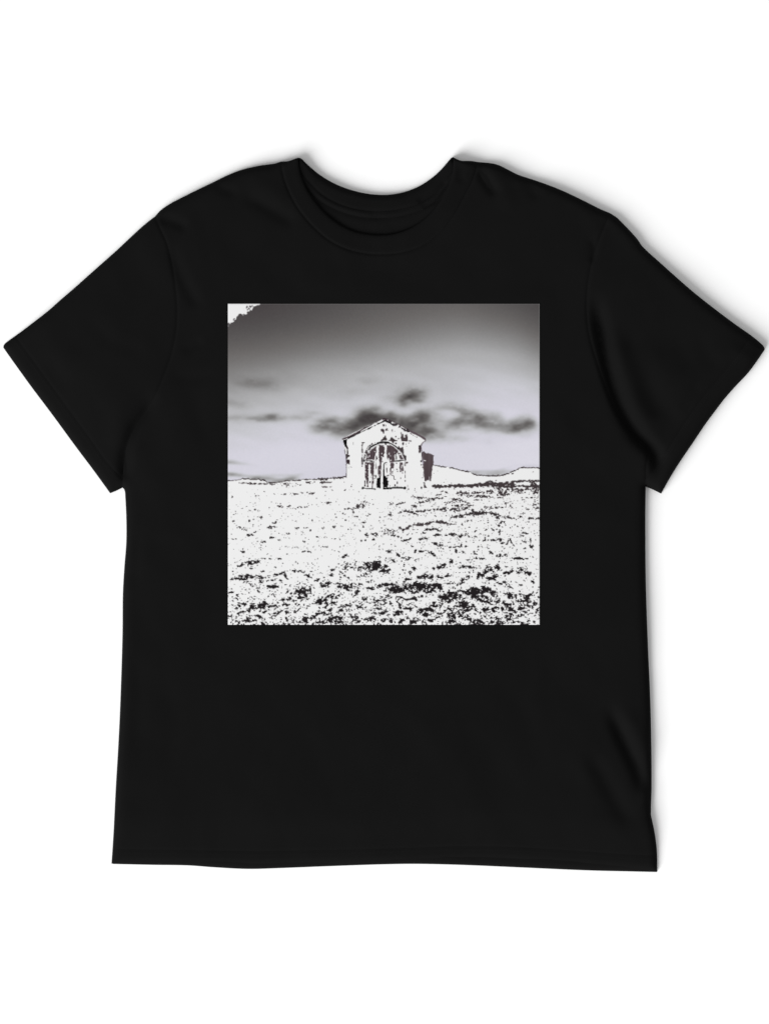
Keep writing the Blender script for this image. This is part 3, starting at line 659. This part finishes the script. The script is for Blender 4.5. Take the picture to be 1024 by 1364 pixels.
stroke([(511,560.9),(514,561.2),(519,563.4),(524,566.6)], 1.9, BLK2, .15)
stroke([(518,561.5),(526,565),(534,569.8),(541,573.4),(545,575.6)], 2.2, np.array([60, 52, 56.]), .8)
for x, y in ((546.5,577.5),(547.8,578.5),(550.3,580.3),(552.6,581.2),(554.8,582.3)): dot(x, y, .7, .6, BRN)
for x, y, a, b_ in ((503,563.5,1.2,.6),(501,563.8,.7,.7),(524,564,1.4,.6)): dot(x, y, a, b_, GRY)
# left wall ink
fillp([(457.5,586.8),(462.5,584.6),(461.8,588),(462.4,592.5),(462.5,594.3),(461,597),(459.2,594.5),(458.3,592)], BLK2, .25)
stroke([(461.8,594.5),(463,597),(462.8,602),(462.6,606)], 1.6, np.array([40, 28, 32.]), .3)
stroke([(458.8,596.5),(460.4,602.5)], .8, GRY, .2)
fillp([(460.3,606),(462,605),(464,606.3),(466,606.4),(465.5,607.9),(463.5,609),(463.4,611),(461.3,611.6),(460.8,608.5)], BRN2, .2)
fillp([(461.6,612.4),(465,612.2),(466,614),(465.5,616.5),(465.4,618.7),(463.8,617.5),(462,618.3),(461.6,615)], np.array([56, 44, 48.]), .25)
stroke([(458.9,600),(460.6,607),(461.3,614),(461.3,636)], .9, np.array([96, 88, 96.]), .1)
stroke([(470.6,589.3),(470.6,592.2)], .8, GRY); dot(467, 622, 1.4, .6, GRY, .4, 20); stroke([(464.6,622),(464.5,624)], .5, GRY); dot(468.8,645.5,.7,.6,BRN); dot(467.8,648,.8,.6,BRN)
# gable marks
for x, y, a, b_ in ((510.8,566.8,.9,1.3),(513.5,566.6,.4,1.1),(510.5,565.8,1.3,.5),(509.3,572.4,2,.9),(508.3,574.2,1,.9),(510.3,575.5,1.2,.8),(511,573.6,.8,1.3),(510.8,577,.8,.9),
                    (513.8,573,.7,1.6),(515.3,571.6,1,.8),(516.4,573.4,1,.7),(522.1,573.4,.8,1.3),(522.8,572.3,.5,.8),(522.8,575.2,.5,.6),(525.3,574.2,.6,.6),(527.3,581.5,1.3,.9),(526.9,583,.5,.7),(526.8,590.5,1,.9)):
    dot(x, y, a, b_, np.array([62, 52, 56.]), .35)
fillp([(507,588),(507.6,585.8),(509.5,584.8),(510.6,582.4),(511.8,582.8),(512.6,580.7),(513.8,580.9),(514.4,583.5),(515.6,585.4),(515,586.7),(511,586.6),(508.6,587.2)], BRN2, .25)
fillp([(516,586),(519,585.6),(519.2,583.6),(521,582.5),(522.3,584.2),(524,584.4),(526.3,586.2),(529.5,586.6),(529.3,587.9),(526,587.6),(523.4,587.9),(524.2,590.2),(522.6,589.9),(521,587.3),(517.5,587.2)], BRN2, .3)
fillp([(533.4,583.3),(534,581),(533.6,575.6),(534.9,575.3),(535.4,581.3),(536,577.8),(537.1,578),(537.2,582.6),(538.5,583.6),(540,582.6),(539.2,579.2),(540.6,579.6),(541.4,578),(542.2,580),(543,582.6),(543.2,587),(542.4,588.1),(534.8,588),(534,586)], BRN, .15)
for x, y, a, b_ in ((536.6,590.6,1,1.3),(536.6,592.2,.7,1),(540.6,591.6,.6,.9),(541,594.5,.8,.7),(544.6,587.6,.7,.6),(546.8,587.5,1.2,.7),(544.3,590.4,.6,.8),(530.6,584.4,.6,.6)): dot(x, y, a, b_, np.array([66, 58, 62.]), .3)
# post beside the door
fillp([(481.2,589),(485.8,589),(485.4,590.4),(483.4,590.6),(483.2,593.5),(482,593.5),(482.3,590.8)], BRN2, .15)
stroke([(482.2,593.5),(482.4,597)], 1.5, BRN2, .35); stroke([(482.7,598.3),(482.6,603)], 1.5, BRN2, .35); dot(482.6, 606.4, .7, .7, BRN); stroke([(482.5,609),(482.4,618.5)], 1.7, np.array([46, 38, 42.]), .2); dot(482.4, 621, .6, .9, BRN)
# door: dark ground pieces
DR = np.array([80, 68, 72.])
def door(p, r=.28, col=DR):
    w, mk = pmask(p, r)
    st = (9*vnoise(gx[w], gy[w]*.08, .8, 3, 91))[..., None]
    c = np.broadcast_to(col, img[w].shape)+st
    img[w][mk] = c[mk]
    fl = mk & (med[w]+.5*fine[w] > 2.1)
    img[w][fl] = PAPER*.93
door([(487.3,612.3),(488,607),(490.6,603),(495.5,597.6),(501,594),(501,602),(499.6,605),(498.5,612.5),(493,612)])
dot(492.3,607.7,.7,1.2,np.array([215,205,212.]),.3,20); dot(490,609,.5,1,PAPER); dot(499.4,602,.5,1,PAPER)
stroke([(501.4,607.5),(501.6,611.5)], 1.3, np.array([44,34,38.]), .2)
door([(504.4,593.2),(511.6,593.2),(511.6,604.5),(510.6,608.8),(508.6,611.4),(507.8,616),(507.8,621),(507.3,627),(507.4,634),(506,635),(504,634.4),(503.4,628),(503,622),(505.3,619),(506,616),(504.8,613.4),(504.2,604)])
dot(508.5,604.5,.6,1.2,PAPER); dot(508.6,608.5,.7,.6,PAPER); dot(506,625.5,.6,1.3,PAPER,.3,20); dot(505.2,633,.5,1.2,PAPER); dot(509.2,615.2,.6,.6,BRN)
door([(515.2,593.3),(519,592.8),(524,594.6),(529,599),(531,602.5),(527.5,603.6),(525.6,606),(525.3,616),(524.8,620),(523.6,624.6),(522,623.6),(519.8,623.8),(519.3,615),(517.4,608.5),(517.2,614),(515.8,611),(515.2,604)])
fillp([(518.6,602),(518.8,606),(516.6,606)], PAPER, .2); dot(517.3,611,.6,1.4,PAPER); dot(520.8,616,.9,.6,np.array([170,160,166.]))
door([(519.5,623),(521,623.8),(520.6,632),(519,631)], .2); stroke([(522.5,628),(522.3,632)], .8, BRN, .2)
stroke([(519.5,632.5),(523.8,633.8)], 1.1, BRN2, .2); stroke([(524.4,634.5),(524.7,638.4),(526.5,638.6)], .9, BRN2, .1); stroke([(515.5,633.8),(518,633)], 1.2, BRN2, .2)
door([(529.5,602.5),(532.8,603.5),(535,607.5),(537,611.8),(534,612.4),(531.5,608.5),(530,605.5)], .3)
stroke([(527.5,604.5),(527.5,606.5)], .9, BLK2); stroke([(527.6,608),(527.6,611.8)], 1.2, BLK2, .15)
door([(532.2,616),(536.4,615.4),(536.9,627),(535.4,627),(535,622),(534,621.5),(533.9,628.5),(533.1,628.5),(532.4,621)], .3); dot(535, 620.3, .7, .8, PAPER)
door([(529.6,597.5),(531.2,594),(532,597),(534,597.2),(536.3,594.5),(537.3,599),(537.6,604),(539,606.8),(541,608.5),(541,613.2),(540,613.4),(538.6,610.6),(536.6,606.8),(533.6,600.8)], .4, BRN2)
# left columns
door([(486,616.4),(490.8,616.6),(491.2,622),(490.8,632),(490.8,639),(490.2,648.6),(488.6,649),(488,641),(487.6,637),(486.3,635.6),(486,627)])
dot(487.8,633.6,.8,1.4,np.array([150,138,144.]),.3); dot(487.6,630,1,.6,PAPER)
door([(490.5,616.6),(498.4,616.3),(498.2,622),(497.8,628),(497.2,634),(498.4,640),(498.2,643),(496.6,645.5),(496,650),(495.3,650),(495.4,638),(495,632),(493.3,630),(493.6,620),(492,618.6)])
for x, y, a, b_ in ((486.3,643,.7,2.4),(486.2,647,.7,1.2),(493,642.5,.9,1.4),(493.4,635.5,.4,.6),(499.3,637.5,.7,.5),(500.6,634.8,.7,1.6),(498.6,633.4,.5,.7),(500.5,619,.7,1),(500.4,623,.35,1.8),(515.2,626.5,.5,2.6),(514.8,619,.4,.6)): dot(x, y, a, b_, BRN2, .3)
stroke([(500.5,613),(500.6,624)], .7, GRY, .4)
# bar across
stroke([(486.5,613.3),(493,613.6),(498,614.6)], 2.0, GRY, .25); stroke([(487,613.6),(489.5,614)], .8, BLK2, .2); stroke([(493.5,614.4),(496,615)], 1.1, BLK2, .15); dot(485,613.8,1.2,1.5,BLK2,.2); stroke([(486,615.6),(498,616)], .8, BRN2, .2)
stroke([(526.3,614.3),(530,614.2),(533.5,613.6)], 1.6, np.array([50,48,48.]), .2); stroke([(534.5,613.5),(539,613.2)], 1.1, BLK2, .15); stroke([(539.2,613),(539.3,620.5)], 1.1, GRY, .2); dot(541.6,616.5,1.6,.7,BRN,.4)
# arch
stroke([(488.5,602),(490.2,600),(491.6,598.4)], 1.4, np.array([100,92,96.]), .6)
stroke([(490.6,599.3),(493.6,595.8),(498,593.2),(503,590.6),(508,589.4),(513,588.9),(518,590),(523,592.3),(527,595),(530.6,598.6)], 1.7, BLK2, .12)
stroke([(503,590.5),(508,589.4),(513,589),(518,590)], 2.4, BLK2, .05)
stroke([(530,598.5),(534,603),(536.6,608),(539,613)], .9, np.array([90,82,86.]), .15)
stroke([(490.5,602.8),(494,598.8),(499,595.3),(504,592.4),(511,591.6)], .8, np.array([205,205,205.]), .1)
stroke([(515,592),(520,592),(525,595),(529,598.8),(533,602.4),(536,608),(538,612.5)], 1.2, PAPER, .1)
fillp([(511.5,590),(515,590.5),(514,593.2),(513,592.6)], np.array([70,66,68.]), .1)
for k in range(26):
    a = rng.rand(); x = 484.5+6.5*a+1.5*rng.randn()*.6; y = 612-16*a+2*rng.randn()*.6
    dot(x, y, .55+.5*rng.rand(), .5+.7*rng.rand(), GRY if rng.rand() < .5 else BRN2, .4)
dot(495.4,591.3,.9,1.1,BRN2); dot(499.5,589.8,1,.9,BRN); dot(491,594.5,1.3,1,GRY); dot(493,593.5,1,.6,BLK); dot(484.6,611,.9,1.2,BRN2); dot(485.8,605.8,.9,.9,BRN2)
# black openings and threshold
fillp([(501.8,637.5),(504.5,636.3),(506.8,634.8),(507,650),(505.6,650.8),(504.4,649.6),(501.5,649.4)], BLK2+8, .12)
stroke([(514.8,616.3),(512.4,616.6),(511.4,618.5),(511.3,635)], 1.25, BLK2, .08); stroke([(511,626),(511,640)], 1.9, BLK2, .05)
fillp([(510.1,638),(512.2,633.6),(513.4,634),(514.6,636.2),(516.8,636.3),(515.6,638),(516,640),(517.4,641),(516.8,642.6),(517.8,645.8),(516.6,646.6),(516.4,649.4),(512,649.5),(511.6,652),(510,652)], BLK2+12, .15)
stroke([(511,651),(516,650.6),(524,649.6),(533,649.7),(539,649.9)], 1.9, BLK2, .1); dot(539, 650, 1.7, 1.8, BLK2, .1); dot(516.5,651,1.3,.8,BLK2); dot(520.5,651.3,.7,.6,BLK2)
stroke([(483,650.2),(488,650.8),(493,650.6),(499.8,651.6)], 1.2, BLK2, .15); dot(483, 650.3, 1.4, 1.5, BLK2, .15)
for x, y, a, b_ in ((526,646.5,1,1.3),(529,643.2,.7,1.7),(519.5,647.4,.6,.7),(533.5,637.3,.5,1.3),(539.5,640.6,.7,.9),(528.5,625.2,.7,.7),(529.4,628,.6,.7),(536,630,.7,.8),(528,617.2,.6,1),(542.8,646.4,.7,.6),(542.8,648.6,.8,.7),(543.6,651.5,1,.8),(529,648,.8,.6),(552.3,651,.8,.9),(524.8,626,.3,.3)): dot(x, y, a, b_, np.array([48,40,44.]), .25)
stroke([(539.4,627.5),(539.5,631.5)], 1.0, BRN2, .15); stroke([(539.5,633),(539.5,636.6)], 1.0, BRN2, .15)
# right wall ink
fillp([(557.3,593.8),(559.6,593.2),(560.2,596),(559.8,601.5),(558.4,604.4),(557.2,603.4),(557.8,599)], np.array([58,46,50.]), .3)
dot(558.6, 594.3, 1.2, 1, BLK2, .2)
stroke([(560.7,592),(560.9,602),(561.9,608),(562.4,613)], 1.0, np.array([80,68,74.]), .15); dot(561, 614.7, 1.2, 1.3, np.array([50,42,46.])); dot(560.6, 619.3, .7, 1, BRN2); dot(562.6,622.5,.8,.8,BRN); dot(562.3,636.5,.6,.8,BLK)
# ---- shed beside the barn
SHED = [(561.2,603.2),(563.8,601),(566.6,603),(568,603.8),(569.4,603),(573,604.7),(577.4,606.8),(577.2,612),(576.9,619.6),(575.7,621.5),(575.2,628),(574.4,632),(573.8,640.6),(572.6,641),(571.6,638.6),(570.8,639.6),(568.6,639.5),(567,641),(565.4,640),(564.4,634),(563.9,627),(563.2,618),(562,610)]
w, mk = pmask(SHED, .18)
st = 8*vnoise(gx[w]*1.0, gy[w]*.06, .9, 3, 77)+4*vnoise(gx[w], gy[w]*.1, .4, 2, 78)
shc = np.array([86, 74, 78.])+st[..., None]-8*sstep(610, 640, gy[w])[..., None]
img[w][mk] = shc[mk]; ident[w][mk] = 3
stroke([(562.9,604),(563.2,612),(563.6,618)], 1.0, np.array([130,120,132.]), .15)
fillp([(563.2,612.2),(564.6,612.8),(566.8,613),(566.6,614.6),(564.6,614.3)], PAPER, .15); stroke([(571.3,635),(571.4,640)], .7, np.array([200,196,200.]), .1)
stroke([(563.6,630),(564,641)], .7, np.array([150,140,148.]), .2)
fillp([(563.2,642.5),(565.8,643.2),(565.5,644.3),(563.5,643.6)], BLK, .2); fillp([(564.2,645),(565.2,645),(566.6,648),(568,649.3),(564,649.8)], np.array([60,50,54.]), .2); dot(561.3, 649.7, .9, 1.2, BLK)

# bright cut edge of the print on the right and along the top
img[:2, :] = img[:2, :]*.6+150*.4*(img[:2, :] < 200)+img[:2, :]*.4*(img[:2, :] >= 200)
img[:, -2:] = img[:, -2:]*.6+200*.4
# ---- to cells
px = img.reshape(HN, SS, WN, SS, 3)
def lin(c):
    c = np.clip(c/255.0, 0, 1)
    return np.where(c <= .04045, c/12.92, ((c+.055)/1.055)**2.4)
GAIN = 1.25
cells = lin(px.mean((1, 3)))/GAIN
cid = ident[1::SS, 1::SS]
vx, vy = np.meshgrid(X0+np.arange(WN+1, dtype=float), Y0+np.arange(HN+1, dtype=float))
PV = np.c_[vx.ravel(), vy.ravel()]
# height sampled on a coarser net, then interpolated (the chest is smooth)
cgx = np.linspace(X0, X0+WN, 104); cgy = np.linspace(Y0, Y0+HN, 107)
cxx, cyy = np.meshgrid(cgx, cgy)
cz = zf(np.c_[cxx.ravel(), cyy.ravel()]).reshape(cxx.shape)
zt = np.stack([np.interp(vx[0], cgx, r_) for r_ in cz]); zt = np.stack([np.interp(vy[:, 0], cgy, zt[:, i]) for i in range(WN+1)], 1)
zp = zt+.0008
zp[0] -= .0002; zp[-1] -= .0002; zp[1:-1, 0] -= .0002; zp[1:-1, -1] -= .0002
PXw, PYw = W(vx.ravel(), vy.ravel())
ALLV = np.c_[PXw, PYw, zp.ravel()]
vid = np.arange((HN+1)*(WN+1)).reshape(HN+1, WN+1)
Q = np.stack([vid[1:, :-1], vid[1:, 1:], vid[:-1, 1:], vid[:-1, :-1]], -1)
def ink_part(name, k, parent):
    sel = cid == k
    q = Q[sel]; col = cells[sel]
    used, inv = np.unique(q, return_inverse=True)
    me = make_mesh(name, ALLV[used], inv.reshape(-1, 4))
    a = me.attributes.new('ink', 'FLOAT_COLOR', 'FACE')
    a.data.foreach_set('color', np.c_[col, np.ones(len(col))].astype(np.float32).ravel())
    return link(name, me, M_INK, parent)
pr = ink_part('chest_print', 0, shirt)
pr['label'] = 'square monochrome landscape print with a clouded sky'
a = ink_part('printed_field', 1, pr)
a = ink_part('printed_barn', 2, pr)
a['label'] = 'small white gabled barn with an arched door'
a = ink_part('printed_shed', 3, pr)

# ------------------------------------------------------------------ light
w = bpy.data.worlds.new('World'); scene.world = w; w.use_nodes = True
bg = w.node_tree.nodes['Background']
bg.inputs['Color'].default_value = (1, 1, 1, 1); bg.inputs['Strength'].default_value = .50
ld = bpy.data.lights.new('softbox', 'AREA'); ld.shape = 'DISK'; ld.size = 8.4; ld.energy = 2250
lo = bpy.data.objects.new('softbox', ld); COL.objects.link(lo)
el, dist = math.radians(30), 12.0
dx, dy = -.73, -.683
lo.location = (dx*math.cos(el)*dist, dy*math.cos(el)*dist, math.sin(el)*dist)
lo.rotation_euler = (Vector((0, 0, 0))-lo.location).to_track_quat('-Z', 'Y').to_euler()

# ------------------------------------------------------------------ camera
HC = 5.0
cd = bpy.data.cameras.new('camera'); cam = bpy.data.objects.new('camera', cd); COL.objects.link(cam)
cam.location = (0, 0, HC); cam.rotation_euler = (0, 0, 0)
cd.sensor_fit = 'VERTICAL'; cd.sensor_height = 36
cd.lens = 36*(HC-ZREF)/(1365.33*S)
cd.clip_end = 50
scene.camera = cam
vs = scene.view_settings
vs.view_transform = 'Standard'; vs.look = 'None'; vs.gamma = 1; vs.exposure = 0; vs.use_curve_mapping = False
